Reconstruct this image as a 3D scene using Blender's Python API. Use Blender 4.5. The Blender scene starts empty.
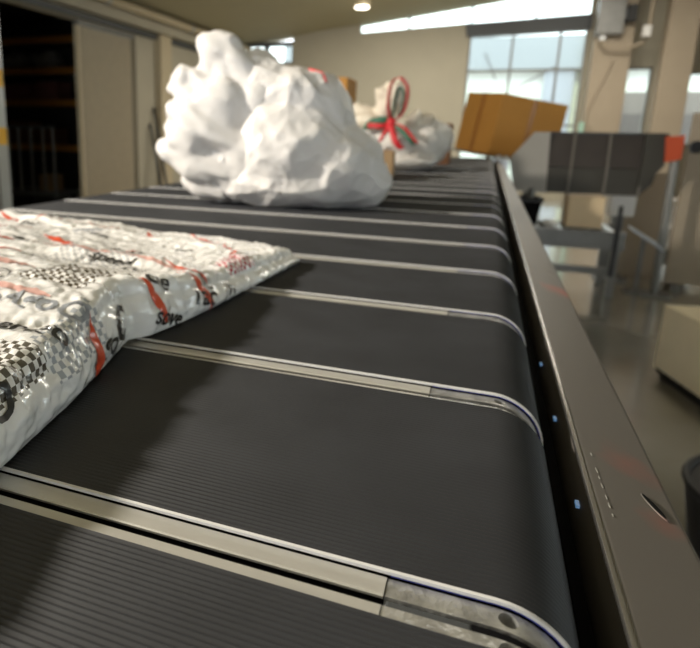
import bpy, bmesh, math, random
from mathutils import Vector, Matrix, noise
rnd = random.Random(7)
S = bpy.context.scene
COL = S.collection

# ------------------------------------------------------------------ camera, world, lights, exposure
cam_d = bpy.data.cameras.new('camera'); cam = bpy.data.objects.new('camera', cam_d); COL.objects.link(cam)
yaw, pitch, roll = -0.367272, -0.236647, 0.016954
f = Vector((math.sin(yaw)*math.cos(pitch), math.cos(yaw)*math.cos(pitch), math.sin(pitch)))
r0 = Vector((math.cos(yaw), -math.sin(yaw), 0)); u0 = r0.cross(f)
rr = r0*math.cos(roll) + u0*math.sin(roll); uu = -r0*math.sin(roll) + u0*math.cos(roll)
cam.matrix_world = Matrix(((rr.x, uu.x, -f.x, -0.01512), (rr.y, uu.y, -f.y, -0.21450), (rr.z, uu.z, -f.z, 1.12043), (0, 0, 0, 1)))
cam_d.sensor_width = 36; cam_d.lens = 30.9276
cam_d.shift_x = 0.14547; cam_d.shift_y = -0.06871
cam_d.clip_start = 0.01; cam_d.clip_end = 200
cam_d.dof.use_dof = True; cam_d.dof.focus_distance = 0.30; cam_d.dof.aperture_fstop = 11.0
S.camera = cam

W = bpy.data.worlds.new('daylight'); S.world = W; W.use_nodes = True
bg = W.node_tree.nodes['Background']; bg.inputs[0].default_value = (0.90, 0.95, 1.0, 1); bg.inputs[1].default_value = 4.0

def area(name, loc, target, size, power, color, size_y=None):
    d = bpy.data.lights.new(name, 'AREA'); d.energy = power; d.color = color
    d.shape = 'RECTANGLE'; d.size = size; d.size_y = size_y or size
    o = bpy.data.objects.new(name, d); COL.objects.link(o)
    o.location = loc
    o.rotation_euler = (Vector(target)-Vector(loc)).to_track_quat('-Z', 'Y').to_euler()
    return o
area('warm_hall_lamp', (-3.0, -0.3, 2.45), (-0.3, 0.3, 0.95), 0.22, 205, (1.0, 0.92, 0.79))
area('warm_ceiling_lamp', (-1.6, 9.3, 3.15), (-1.6, 9.6, 0), 1.2, 110, (1.0, 0.93, 0.80))  # unseen fill panel added to brighten the back of the hall
area('right_ceiling_lamp', (1.1, 8.6, 3.5), (1.1, 8.8, 0), 1.2, 130, (1.0, 0.93, 0.80))  # second added fill for the background, its floor reflection hidden under the conveyor
S.view_settings.view_transform = 'Standard'; S.view_settings.look = 'None'
S.view_settings.gamma = 1; S.view_settings.use_curve_mapping = False
S.view_settings.exposure = 0.0

# ------------------------------------------------------------------ materials
def mat(name, col, rough=0.5, metal=0.0, spec=0.5, noise_amt=0.0, noise_scale=8, bump=0.0, bump_scale=60, coat=0.0, coat_rough=0.1, col2=None, stretch=None, aniso=0):
    m = bpy.data.materials.new(name); m.use_nodes = True
    nt = m.node_tree; b = nt.nodes['Principled BSDF']
    b.inputs['Base Color'].default_value = (*col, 1); b.inputs['Roughness'].default_value = rough
    b.inputs['Metallic'].default_value = metal; b.inputs['Specular IOR Level'].default_value = spec
    b.inputs['Coat Weight'].default_value = coat; b.inputs['Coat Roughness'].default_value = coat_rough
    tc = nt.nodes.new('ShaderNodeTexCoord'); mp = nt.nodes.new('ShaderNodeMapping')
    nt.links.new(tc.outputs['Object'], mp.inputs[0])
    if stretch: mp.inputs['Scale'].default_value = stretch
    if noise_amt or col2:
        n = nt.nodes.new('ShaderNodeTexNoise'); n.inputs['Scale'].default_value = noise_scale; n.inputs['Detail'].default_value = 5
        nt.links.new(mp.outputs[0], n.inputs['Vector'])
        r = nt.nodes.new('ShaderNodeValToRGB')
        c2 = col2 or tuple(c*(1-noise_amt) for c in col)
        r.color_ramp.elements[0].position = 0.35; r.color_ramp.elements[0].color = (*c2, 1)
        r.color_ramp.elements[1].position = 0.65; r.color_ramp.elements[1].color = (*col, 1)
        nt.links.new(n.outputs['Fac'], r.inputs[0]); nt.links.new(r.outputs[0], b.inputs['Base Color'])
    if bump:
        n2 = nt.nodes.new('ShaderNodeTexNoise'); n2.inputs['Scale'].default_value = bump_scale; n2.inputs['Detail'].default_value = 3
        nt.links.new(mp.outputs[0], n2.inputs['Vector'])
        bp = nt.nodes.new('ShaderNodeBump'); bp.inputs['Strength'].default_value = bump; bp.inputs['Distance'].default_value = 0.004
        nt.links.new(n2.outputs['Fac'], bp.inputs['Height']); nt.links.new(bp.outputs[0], b.inputs['Normal'])
    return m

M = {}
M['rubber'] = mat('black_rubber', (0.034, 0.0360, 0.042), 0.55, 0, 0.30, noise_amt=0.25, noise_scale=14)
M['belt_edge'] = mat('white_fabric_edge', (0.66, 0.66, 0.67), 0.8)
M['blue'] = mat('blue_belt_liner', (0.03, 0.045, 0.30), 0.6)
M['rail'] = mat('satin_aluminium', (0.62, 0.61, 0.58), 0.42, 0.55, noise_amt=0.1, noise_scale=20, stretch=(1, 8, 8))
M['cast'] = mat('cast_aluminium', (0.66, 0.66, 0.65), 0.34, 0.75, bump=0.3, bump_scale=260, col2=(0.42, 0.42, 0.42), noise_scale=120)
M['slotdark'] = mat('grey_rubber_seal', (0.05, 0.055, 0.06), 0.7)
M['black'] = mat('black_plastic', (0.010, 0.010, 0.011), 0.55)
M['deepblack'] = mat('black_matte_steel', (0.004, 0.004, 0.005), 0.8, spec=0.1)
M['grey_steel'] = mat('grey_painted_steel', (0.22, 0.22, 0.21), 0.45, 0.3, noise_amt=0.15)
M['dark_panel'] = mat('dark_steel_panel', (0.060, 0.050, 0.045), 0.5, 0.3, noise_amt=0.2, noise_scale=4)
M['dark_panel_low'] = mat('dark_steel_panel_lower', (0.050, 0.046, 0.036), 0.5, 0.3, noise_amt=0.2, noise_scale=4)
M['polished'] = mat('worn_polished_steel', (0.34, 0.33, 0.31), 0.24, 0.9, bump=0.2, bump_scale=9)
M['rib_steel'] = mat('dull_rib_steel', (0.16, 0.145, 0.125), 0.6, 0.2)
M['pale_steel'] = mat('pale_grey_panel', (0.36, 0.345, 0.32), 0.6)
M['cream_big'] = mat('pale_cream_cardboard', (0.88, 0.76, 0.54), 0.8, noise_amt=0.05)
M['cream_lit'] = mat('cream_cardboard', (0.72, 0.56, 0.36), 0.8, noise_amt=0.06)
M['galv'] = mat('galvanised_steel', (0.42, 0.43, 0.43), 0.35, 0.8)
M['orange'] = mat('orange_plastic', (0.50, 0.065, 0.012), 0.5)
M['cream'] = mat('cream_paint', (0.52, 0.44, 0.30), 0.7, noise_amt=0.06)
M['column'] = mat('beige_column_paint', (0.38, 0.315, 0.235), 0.75, noise_amt=0.06, noise_scale=3)
M['wall'] = mat('beige_wall_paint', (0.42, 0.385, 0.30), 0.7, noise_amt=0.06, noise_scale=2)
M['ceil'] = mat('beige_ceiling', (0.42, 0.38, 0.25), 0.8, noise_amt=0.05, noise_scale=1)
M['curtain'] = mat('beige_folding_curtain', (0.62, 0.55, 0.42), 0.7, noise_amt=0.05)
M['white'] = mat('white_board', (0.75, 0.74, 0.72), 0.6)
M['lintel'] = mat('dark_grey_steel_beam', (0.06, 0.065, 0.07), 0.5)
M['carton'] = mat('orange_brown_cardboard', (0.50, 0.235, 0.045), 0.75, noise_amt=0.08, noise_scale=5)
M['tape'] = mat('brown_parcel_tape', (0.36, 0.15, 0.03), 0.35)
M['carton2'] = mat('tan_cardboard', (0.33, 0.22, 0.12), 0.8, noise_amt=0.08)
M['carton3'] = mat('dark_brown_cardboard', (0.16, 0.07, 0.03), 0.8, noise_amt=0.1)
M['paleblue'] = mat('pale_blue_plate', (0.50, 0.55, 0.62), 0.5)
M['rackbeam'] = mat('orange_rack_beam', (0.42, 0.19, 0.03), 0.5)
M['rackpost'] = mat('grey_rack_post', (0.12, 0.125, 0.12), 0.5)
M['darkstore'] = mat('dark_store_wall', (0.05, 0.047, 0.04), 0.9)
M['sackgrey'] = mat('grey_sack', (0.28, 0.28, 0.28), 0.8, noise_amt=0.3)
M['maroon'] = mat('maroon_carton', (0.22, 0.09, 0.075), 0.8, noise_amt=0.2)
M['yellow'] = mat('yellow_mark', (0.75, 0.42, 0.03), 0.5)
M['sack'] = mat('white_woven_sack', (0.66, 0.64, 0.63), 0.45, spec=0.35, bump=0.25, bump_scale=22)
M['sack2'] = mat('off_white_sack', (0.66, 0.63, 0.60), 0.5, bump=0.3, bump_scale=18)
M['sackcream'] = mat('cream_sack_cloth', (0.74, 0.67, 0.56), 0.55, bump=0.3, bump_scale=18)
M['red'] = mat('red_ribbon', (0.58, 0.02, 0.03), 0.5)
M['ribgreen'] = mat('green_ribbon', (0.03, 0.13, 0.08), 0.5)
M['ribwhite'] = mat('white_ribbon', (0.7, 0.66, 0.6), 0.5)
M['ink_black'] = mat('black_print', (0.02, 0.02, 0.022), 0.4, coat=0.6)
M['ink_grey'] = mat('grey_print', (0.30, 0.32, 0.36), 0.4, coat=0.6)
M['ink_red'] = mat('orange_red_print', (0.70, 0.085, 0.03), 0.35, coat=0.8)
M['ink_pink'] = mat('faded_red_print', (0.68, 0.40, 0.36), 0.4, coat=0.8)
M['lampglow'] = None
def emit(name, col, st):
    m = bpy.data.materials.new(name); m.use_nodes = True; b = m.node_tree.nodes['Principled BSDF']
    b.inputs['Emission Color'].default_value = (*col, 1); b.inputs['Emission Strength'].default_value = st; return m
M['lampglow'] = emit('lit_lamp_diffuser', (1.0, 0.93, 0.75), 6)
M['led'] = emit('blue_indicator_lamp', (0.1, 0.45, 1.0), 0.22)  # emission imitates small blue glints
# floor: polished concrete
fl = mat('polished_concrete_floor', (0.30, 0.285, 0.25), 0.22, 0, 0.8, coat=0.9, coat_rough=0.10, col2=(0.23, 0.21, 0.17), noise_scale=1.5, bump=0.06, bump_scale=9)
M['floor'] = fl
# glass
g = bpy.data.materials.new('window_glass'); g.use_nodes = True; nt = g.node_tree; nt.nodes.remove(nt.nodes['Principled BSDF'])
out = nt.nodes['Material Output']; tr = nt.nodes.new('ShaderNodeBsdfTransparent'); gl = nt.nodes.new('ShaderNodeBsdfGlossy'); gl.inputs['Roughness'].default_value = 0.03
fr = nt.nodes.new('ShaderNodeFresnel'); fr.inputs[0].default_value = 1.45; mx = nt.nodes.new('ShaderNodeMixShader')
tr.inputs[0].default_value = (0.95, 0.99, 0.97, 1)
nt.links.new(fr.outputs[0], mx.inputs[0]); nt.links.new(tr.outputs[0], mx.inputs[1]); nt.links.new(gl.outputs[0], mx.inputs[2]); nt.links.new(mx.outputs[0], out.inputs[0])
M['glass'] = g
# guard rail steel with noise-edged red patches mixed into its colour
gr = mat('brushed_guard_steel', (0.125, 0.115, 0.105), 0.50, 0.25, spec=0.22, bump=0.25, bump_scale=5, stretch=(3, 1, 1))
nt = gr.node_tree; b = nt.nodes['Principled BSDF']
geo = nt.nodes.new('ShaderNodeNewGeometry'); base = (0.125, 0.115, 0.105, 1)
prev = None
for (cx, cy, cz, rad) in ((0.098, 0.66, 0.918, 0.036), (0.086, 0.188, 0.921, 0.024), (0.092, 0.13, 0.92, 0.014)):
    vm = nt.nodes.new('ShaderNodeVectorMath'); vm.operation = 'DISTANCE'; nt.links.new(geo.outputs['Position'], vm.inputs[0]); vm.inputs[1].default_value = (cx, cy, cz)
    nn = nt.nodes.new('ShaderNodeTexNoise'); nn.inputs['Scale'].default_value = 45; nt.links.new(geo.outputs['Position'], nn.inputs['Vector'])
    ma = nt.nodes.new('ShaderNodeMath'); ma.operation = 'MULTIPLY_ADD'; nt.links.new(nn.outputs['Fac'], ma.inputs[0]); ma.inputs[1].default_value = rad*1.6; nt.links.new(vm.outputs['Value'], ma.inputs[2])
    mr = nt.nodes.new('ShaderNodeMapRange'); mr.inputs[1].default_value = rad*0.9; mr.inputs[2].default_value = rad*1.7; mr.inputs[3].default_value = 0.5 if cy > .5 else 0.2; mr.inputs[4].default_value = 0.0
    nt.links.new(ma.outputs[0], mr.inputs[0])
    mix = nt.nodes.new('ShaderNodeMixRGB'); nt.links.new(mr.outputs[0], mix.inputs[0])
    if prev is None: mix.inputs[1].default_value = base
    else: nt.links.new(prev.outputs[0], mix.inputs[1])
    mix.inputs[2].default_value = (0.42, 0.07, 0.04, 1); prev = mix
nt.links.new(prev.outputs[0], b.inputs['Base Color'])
M['guard'] = gr
# parcel film
pf = mat('printed_plastic_film', (0.93, 0.925, 0.93), 0.26, 0, 0.5, coat=1.0, coat_rough=0.09, bump=0.35, bump_scale=75)
nt = pf.node_tree; b = nt.nodes['Principled BSDF']
uv = nt.nodes.new('ShaderNodeUVMap'); uv.uv_map = 'UVMap'
def uv_rect(u0, u1, v0, v1):
    sx = nt.nodes.new('ShaderNodeSeparateXYZ'); nt.links.new(uv.outputs[0], sx.inputs[0])
    prod = None
    for ax, lo, hi in ((0, u0, u1), (1, v0, v1)):
        for op, val in (('GREATER_THAN', lo), ('LESS_THAN', hi)):
            q = nt.nodes.new('ShaderNodeMath'); q.operation = op; nt.links.new(sx.outputs[ax], q.inputs[0]); q.inputs[1].default_value = val
            if prod is None: prod = q
            else:
                w = nt.nodes.new('ShaderNodeMath'); w.operation = 'MULTIPLY'; nt.links.new(prod.outputs[0], w.inputs[0]); nt.links.new(q.outputs[0], w.inputs[1]); prod = w
    return prod
prev = None
base = (0.93, 0.925, 0.93, 1)
for (u0_, u1_, v0_, v1_, sc, colr) in ((0.028, 0.088, 0.0, 0.056, 235, (0.10, 0.09, 0.075, 1)), (0.062, 0.130, 0.155, 0.225, 235, (0.10, 0.08, 0.06, 1)),
                                   (0.020, 0.052, 0.058, 0.135, 230, (0.42, 0.45, 0.50, 1)), (0.02, 0.05, 0.36, 0.42, 250, (0.5, 0.06, 0.10, 1)),
                                   (0.20, 0.29, 0.02, 0.12, 235, (0.12, 0.11, 0.10, 1)), (0.11, 0.20, 0.24, 0.33, 230, (0.52, 0.53, 0.56, 1))):
    ck = nt.nodes.new('ShaderNodeTexChecker'); nt.links.new(uv.outputs[0], ck.inputs[0]); ck.inputs['Scale'].default_value = sc
    ck.inputs[1].default_value = (1, 1, 1, 1); ck.inputs[2].default_value = (0, 0, 0, 1)
    rc = uv_rect(u0_, u1_, v0_, v1_)
    w = nt.nodes.new('ShaderNodeMath'); w.operation = 'MULTIPLY'; nt.links.new(ck.outputs['Fac'], w.inputs[0]); nt.links.new(rc.outputs[0], w.inputs[1])
    mix = nt.nodes.new('ShaderNodeMixRGB'); nt.links.new(w.outputs[0], mix.inputs[0])
    if prev is None: mix.inputs[1].default_value = base
    else: nt.links.new(prev.outputs[0], mix.inputs[1])
    mix.inputs[2].default_value = colr; prev = mix
nt.links.new(prev.outputs[0], b.inputs['Base Color'])
M['film'] = pf

# ------------------------------------------------------------------ object helpers
def thing(name, label, cat, loc=(0, 0, 0), group=None):
    o = bpy.data.objects.new(name, None); COL.objects.link(o); o.location = loc; o.empty_display_size = 0.1
    o['label'] = label; o['category'] = cat
    if group: o['group'] = group
    return o
def tag(o, label, cat, group=None):
    o['label'] = label; o['category'] = cat
    if group: o['group'] = group
    return o
def root_of(p):
    while p.parent: p = p.parent
    return p
class MB:
    """collects shapes in world coordinates, then links them as one mesh object"""
    def __init__(s): s.v = []; s.f = []
    def add(s, vs, fs):
        n = len(s.v); s.v += [Vector(v) for v in vs]; s.f += [tuple(i+n for i in f_) for f_ in fs]; return s
    def box(s, x0, x1, y0, y1, z0, z1, mtx=None):
        vs = [Vector((x, y, z)) for x in (x0, x1) for y in (y0, y1) for z in (z0, z1)]
        if mtx: vs = [mtx @ v for v in vs]
        return s.add(vs, [(0, 1, 3, 2), (4, 6, 7, 5), (0, 4, 5, 1), (2, 3, 7, 6), (0, 2, 6, 4), (1, 5, 7, 3)])
    def hexa(s, quad_a, quad_b):
        return s.add(list(quad_a)+list(quad_b), [(3, 2, 1, 0), (4, 5, 6, 7), (0, 1, 5, 4), (1, 2, 6, 5), (2, 3, 7, 6), (3, 0, 4, 7)])
    def prism_y(s, pts, y0, y1):
        n = len(pts); vs = [(x, y0, z) for x, z in pts]+[(x, y1, z) for x, z in pts]
        return s.add(vs, [tuple(range(n)), tuple(range(2*n-1, n-1, -1))]+[(i, i+n, (i+1) % n+n, (i+1) % n) for i in range(n)])
    def prism_x(s, pts, x0, x1):
        n = len(pts); vs = [(x0, y, z) for y, z in pts]+[(x1, y, z) for y, z in pts]
        return s.add(vs, [tuple(range(n)), tuple(range(2*n-1, n-1, -1))]+[(i, i+n, (i+1) % n+n, (i+1) % n) for i in range(n)])
    def tube(s, pts, r, n=10, closed=False):
        pts = [Vector(p) for p in pts]; m = len(pts); rings = []
        ref = Vector((0, 0, 1))
        for i, p in enumerate(pts):
            a = pts[(i-1) % m] if (i > 0 or closed) else p; c = pts[(i+1) % m] if (i < m-1 or closed) else p
            t = (c-a).normalized(); e = ref if abs(t.z) < 0.9 else Vector((1, 0, 0))
            x = t.cross(e).normalized(); y = t.cross(x)
            rad = r[i] if isinstance(r, (list, tuple)) else r
            rings.append([p+(x*math.cos(2*math.pi*k/n)+y*math.sin(2*math.pi*k/n))*rad for k in range(n)])
        vs = [v for rg in rings for v in rg]; fs = []
        for i in range(m if closed else m-1):
            j = (i+1) % m
            fs += [(i*n+k, i*n+(k+1) % n, j*n+(k+1) % n, j*n+k) for k in range(n)]
        if not closed: fs += [tuple(range(n-1, -1, -1)), tuple((m-1)*n+k for k in range(n))]
        return s.add(vs, fs)
    def strip(s, pts, nrm_w, w, t):
        """flat ribbon: width w along nrm_w, thickness t"""
        pts = [Vector(p) for p in pts]; wv = Vector(nrm_w).normalized()*w/2; vs = []; fs = []
        for i, p in enumerate(pts):
            a = pts[max(0, i-1)]; c = pts[min(len(pts)-1, i+1)]
            nn = (c-a).cross(wv).normalized()*t/2
            vs += [p-wv-nn, p+wv-nn, p+wv+nn, p-wv+nn]
        for i in range(len(pts)-1):
            q = i*4
            fs += [(q+k, q+(k+1) % 4, q+4+(k+1) % 4, q+4+k) for k in range(4)]
        e = (len(pts)-1)*4
        fs += [(3, 2, 1, 0), (e, e+1, e+2, e+3)]
        return s.add(vs, fs)
    def build(s, name, m, parent=None, smooth=False, bevel=0.0, label=None, auto=None):
        off = Vector(root_of(parent).location) if parent else Vector((0, 0, 0))
        me = bpy.data.meshes.new(name); me.from_pydata([v-off for v in s.v], [], s.f); me.validate()
        bm = bmesh.new(); bm.from_mesh(me); bmesh.ops.recalc_face_normals(bm, faces=bm.faces)
        if bevel: bmesh.ops.bevel(bm, geom=list(bm.edges), offset=bevel, segments=2, profile=0.6, affect='EDGES', clamp_overlap=True)
        bm.to_mesh(me); bm.free()
        if smooth:
            for p in me.polygons: p.use_smooth = True
            if auto: me.set_sharp_from_angle(angle=math.radians(auto))
        me.materials.append(m)
        o = bpy.data.objects.new(name, me); COL.objects.link(o)
        if parent: o.parent = parent
        if label: o['label'] = label
        return o
def struct(o): o['kind'] = 'structure'; return o
def copy_tree(o, parent=None):
    c = o.copy(); COL.objects.link(c); c.parent = parent
    for ch in o.children: copy_tree(ch, c)
    return c
def arc(cx, cz, r, a0, a1, n): return [(cx+r*math.cos(math.radians(a0+(a1-a0)*i/n)), cz+r*math.sin(math.radians(a0+(a1-a0)*i/n))) for i in range(n+1)]

# ------------------------------------------------------------------ the hall
def ceil_z(x): return 2.84+(x+4.89)*0.124
XL, XR, YB, YF = -5.0, 6.0, 12.0, -5.0
struct(MB().box(-9.5, 6.3, YF, 26, -0.1, 0.0).build('floor', M['floor']))
a, c_ = ceil_z(XL), ceil_z(XR)
struct(MB().hexa([(XL, YF, a), (XR, YF, c_), (XR, YB+.3, c_), (XL, YB+.3, a)], [(XL, YF, a+.1), (XR, YF, c_+.1), (XR, YB+.3, c_+.1), (XL, YB+.3, a+.1)]).build('ceiling', M['ceil']))
# left wall: solid either side of the store opening (y 5.15-6.65) with a header above
wl = MB(); wl.box(XL-.15, XL, YF, 5.15, 0, a); wl.box(XL-.15, XL, 7.96, YB, 0, a); wl.box(XL-.15, XL, 5.15, 7.96, 2.46, a)
struct(wl.build('wall_left', M['wall']))
wr = MB(); wr.box(XR, XR+.15, YF, YB, 0, .8); wr.box(XR, XR+.15, YF, YB, 2.5, c_)
for y0, y1 in ((YF, -1.0), (1.4, 1.8), (4.2, YB)): wr.box(XR, XR+.15, y0, y1, .8, 2.5)
struct(wr.build('wall_right', M['wall']))
for i_, (y0, y1) in enumerate(((-1.0, 1.4), (1.8, 4.2))):  # unseen windows added for cool daylight fill from the right
    wfm = MB(); wfm.box(XR+.05, XR+.1, y0, y1, .8, .85); wfm.box(XR+.05, XR+.1, y0, y1, 2.45, 2.5); ym_ = (y0+y1)/2
    for y in (y0+.025, ym_, y1-.025): wfm.box(XR+.05, XR+.1, y-.025, y+.025, .85, 2.45)
    wo = struct(wfm.build('window_%d' % (7+i_), M['grey_steel'])); po = MB().box(XR+.072, XR+.078, y0, y1, .8, 2.5).build('pane', M['glass']); po.parent = wo
# back wall: left sheet panel with a small window hole high on the left, clerestory above it
wb = MB()
wb.prism_y([(-5.0, 0), (-0.51, 0), (-0.51, 3.07), (-2.5, 2.98), (-3.84, 2.92), (-3.84, 2.46), (-5.0, 2.46)], YB, YB+.15)
wb.prism_y([(-3.84, 2.92), (-2.5, 2.98), (-2.5, ceil_z(-2.5)), (-3.84, ceil_z(-3.84))], YB, YB+.15)
wb.box(1.39, 1.95, YB, YB+.15, 0, 3.62); wb.box(-0.51, 1.39, YB, YB+.15, 0, 0.12)
for x0, x1, zlo, zhi in ((1.95, 2.42, 1.0, 2.26), (2.9, 3.5, 1.0, 2.17), (4.1, 4.9, 1.0, 2.2)):
    wb.box(x0, x1, YB, YB+.15, 0, zlo); wb.box(x0, x1, YB, YB+.15, zhi, ceil_z(x0))
for x0, x1 in ((2.42, 2.9), (3.5, 4.1), (4.9, 6.0)): wb.box(x0, x1, YB, YB+.15, 0, ceil_z(x0))
struct(wb.build('wall_back', M['wall']))
wf = MB(); wf.box(XL, -3.6, YF-.15, YF, 0, 3.2); wf.box(-3.6, 2.0, YF-.15, YF, 2.3, 3.3); wf.prism_y([(XL, 2.9-.1), (XL, a), (XR, c_), (XR, 3.2)], YF-.15, YF); wf.box(2.0, XR, YF-.15, YF, 0, 3.3)  # unseen front wall, its opening shaped to tune the frontal daylight fill
struct(wf.build('wall_front', M['wall']))
# windows
def window(n, x0, x1, z0, z1, vx, hz, diag=()):
    fr_ = MB()
    for x in vx: fr_.box(x-.02, x+.02, YB+.05, YB+.09, z0, z1)
    for z in hz: fr_.box(x0, x1, YB+.055, YB+.085, z-.018, z+.018)
    for (p, q) in diag: fr_.tube([(p[0], YB+.07, p[1]), (q[0], YB+.07, q[1])], .013, 6)
    fr_.box(x0, x0+.03, YB+.04, YB+.1, z0, z1); fr_.box(x1-.03, x1, YB+.04, YB+.1, z0, z1)
    fr_.box(x0, x1, YB+.04, YB+.1, z0, z0+.03); fr_.box(x0, x1, YB+.04, YB+.1, z1-.03, z1)
    w_ = fr_.build('window_%d' % n, M['grey_steel']); struct(w_)
    p_ = MB().box(x0, x1, YB+.066, YB+.072, z0, z1).build('pane', M['glass']); p_.parent = w_
window(1, -0.51, 1.39, 0.12, 2.90, (0.22, 0.98), (2.25, 1.3), (((-0.22, 2.55), (0.0, 2.1)), ((0.95, 2.3), (0.35, 1.95))))
window(2, -4.98, -3.84, 2.46, 2.84, (-4.45,), ())
window(3, 1.95, 2.42, 1.0, 2.26, (), ())
window(4, 2.9, 3.5, 1.0, 2.17, (), ())
window(5, 4.1, 4.9, 1.0, 2.2, (), ())
cl = MB().hexa([(-2.9, YB+.06, 2.97), (1.39, YB+.06, 3.12), (1.39, YB+.06, 3.6), (-2.9, YB+.06, 3.08)], [(-2.9, YB+.066, 2.97), (1.39, YB+.066, 3.12), (1.39, YB+.066, 3.6), (-2.9, YB+.066, 3.08)]).build('window_6', M['glass']); struct(cl)
m_ = MB()
for x in (-1.6, -0.5, 0.55): m_.box(x-.02, x+.02, YB+.04, YB+.09, 3.0, ceil_z(x))
mo = m_.build('window_frame', M['grey_steel']); mo.parent = cl
struct(MB().hexa([(-0.56, YB-.06, 2.83), (1.42, YB-.06, 2.88), (1.42, YB+.16, 2.88), (-0.56, YB+.16, 2.83)], [(-0.6, YB-.06, 3.05), (1.42, YB-.06, 3.13), (1.42, YB+.16, 3.13), (-0.6, YB+.16, 3.05)]).build('trim_1', M['lintel']))
struct(MB().box(-5.0, -3.84, YB-.03, YB+.12, 2.79, 2.87).box(-4.42, -4.36, YB-.02, YB+.10, 2.46, 2.79).build('trim_4', M['lintel']))
# eave beam and pipe along the left wall
struct(MB().box(XL, XL+.16, YF, YB, 2.56, 2.70).build('trim_2', M['wall']))
pp = thing('eave_pipe', 'long pale pipe running along the eave above the folding curtain', 'pipe', (XL+.24, YF, 2.74))
MB().tube([(XL+.24, YF+.02, 2.74), (XL+.24, YB-.02, 2.74)], .055, 12).build('pipe_run', M['cream'], pp, smooth=True, auto=40)
for y in (4.5, 6.9, 9.3): MB().tube([(XL+.24, y-.04, 2.74), (XL+.24, y+.04, 2.74)], .068, 12).build('pipe_joint', M['galv'], pp)
struct(MB().box(XL-.02, XL+.06, YF, YB, 2.47, 2.53).build('trim_3', M['lintel']))
# folding curtain
cu = thing('folding_curtain', 'beige pleated folding curtain drawn beside the dark store opening', 'curtain', (XL-.06, 7.3, 0))
pl = []; n = 26
for i in range(n+1):
    y = 6.66+1.24*i/n; pl.append((XL-.07+(.05 if i % 2 else -.05), y))
mb = MB(); mb.add([(x, y, z) for z in (0.01, 2.40) for x, y in pl]+[(x-.012, y, z) for z in (0.01, 2.40) for x, y in pl],
    [(i, i+1, i+n+2, i+n+1) for i in range(n)]+[(2*n+2+i, 3*n+3+i, 3*n+4+i, 2*n+3+i) for i in range(n)])
mb.build('pleats', M['curtain'], cu)
MB().box(XL-.11, XL-.02, 6.62, 7.94, 2.40, 2.455).build('curtain_rail', M['grey_steel'], cu)
MB().box(XL-.09, XL-.03, 6.60, 6.66, 0.0, 2.40).build('lead_post', M['cream'], cu)
# wall pilaster and leaning bars beyond the curtain
tag(MB().box(XL, XL+.12, 8.5, 8.85, 0, 2.55).build('wall_pilaster', M['cream'], bevel=.01), 'cream pilaster on the left wall behind the tall white sack', 'pilaster')
for i, (y, t, hgt) in enumerate(((8.12, .16, 1.2), (8.3, .10, 1.45))):
    tag(MB().tube([(XL+.34, y, 0.0), (XL+.03, y+t, hgt)], .022, 8).build('leaning_bar', M['lintel'], smooth=True),
        ('shorter dark bar' if i == 0 else 'taller dark bar')+' leaning on the left wall just past the folding curtain', 'bar', None)
# dark store room behind the opening
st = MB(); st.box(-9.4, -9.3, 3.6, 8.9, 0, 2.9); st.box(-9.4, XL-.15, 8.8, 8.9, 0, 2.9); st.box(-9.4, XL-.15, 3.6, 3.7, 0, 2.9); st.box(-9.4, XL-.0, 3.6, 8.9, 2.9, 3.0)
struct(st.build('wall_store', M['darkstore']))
rk = thing('pallet_rack', 'pallet rack with orange beams inside the dark store', 'rack', (-7.2, 8.3, 0))
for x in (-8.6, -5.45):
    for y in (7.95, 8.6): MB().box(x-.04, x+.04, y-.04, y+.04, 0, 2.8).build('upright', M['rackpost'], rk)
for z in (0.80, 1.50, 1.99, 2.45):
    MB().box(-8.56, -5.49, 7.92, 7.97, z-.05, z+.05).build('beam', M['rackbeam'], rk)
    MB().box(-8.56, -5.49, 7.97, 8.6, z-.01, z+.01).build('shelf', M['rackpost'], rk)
def blob(c, r, seed, amp=.15, sq=1.0, n=3):
    bm = bmesh.new(); bmesh.ops.create_icosphere(bm, subdivisions=n, radius=1)
    for v in bm.verts:
        d = v.co.normalized(); k = 1+amp*noise.noise(d*2.2+Vector((seed, seed*1.7, 0)))
        p = Vector([math.copysign(abs(x)**sq, x) for x in d])*k
        v.co = Vector((c[0]+p.x*r[0], c[1]+p.y*r[1], c[2]+p.z*r[2]))
    zmin = c[2]-r[2]*.9
    for v in bm.verts: v.co.z = max(v.co.z, zmin)
    mb = MB(); mb.v = [v.co.copy() for v in bm.verts]; bm.verts.index_update(); mb.f = [tuple(v.index for v in fc.verts) for fc in bm.faces]; bm.free(); return mb
for i, (x, rx, lab) in enumerate(((-7.45, .26, 'left of the two grey sacks lying on the store rack'), (-6.85, .28, 'right of the two grey sacks lying on the store rack'))):
    b_ = blob((x, 8.25, 2.0+.175), (rx, .22, .18), i*3.1, .3); tag(b_.build('grey_sack', M['sackgrey'], smooth=True), lab, 'sack', 'grey sacks on the store rack')
for x, w, h, ml, nm in ((-7.3, .5, .30, 'maroon', 'wide maroon carton on the store rack beneath the left grey sack'), (-6.72, .42, .33, 'maroon', 'maroon carton on the store rack beneath the right grey sack')):
    tag(MB().box(x-w/2, x+w/2, 8.02, 8.4, 1.51, 1.51+h).build('maroon_carton', M[ml], bevel=.008), nm, 'carton')
for x, w, h, lab in ((-7.35, .4, .42, 'dull brown carton standing left on the lower store shelf'), (-6.8, .36, .30, 'squat brown carton standing right on the lower store shelf')):
    tag(MB().box(x-w/2, x+w/2, 8.02, 8.4, 0.811, 0.811+h).build('brown_carton', M['carton3'], bevel=.008), lab, 'carton')
tr_ = thing('cage_trolley', 'grey barred cage trolley in front of the store rack', 'trolley', (-6.3, 7.2, 0))
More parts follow.
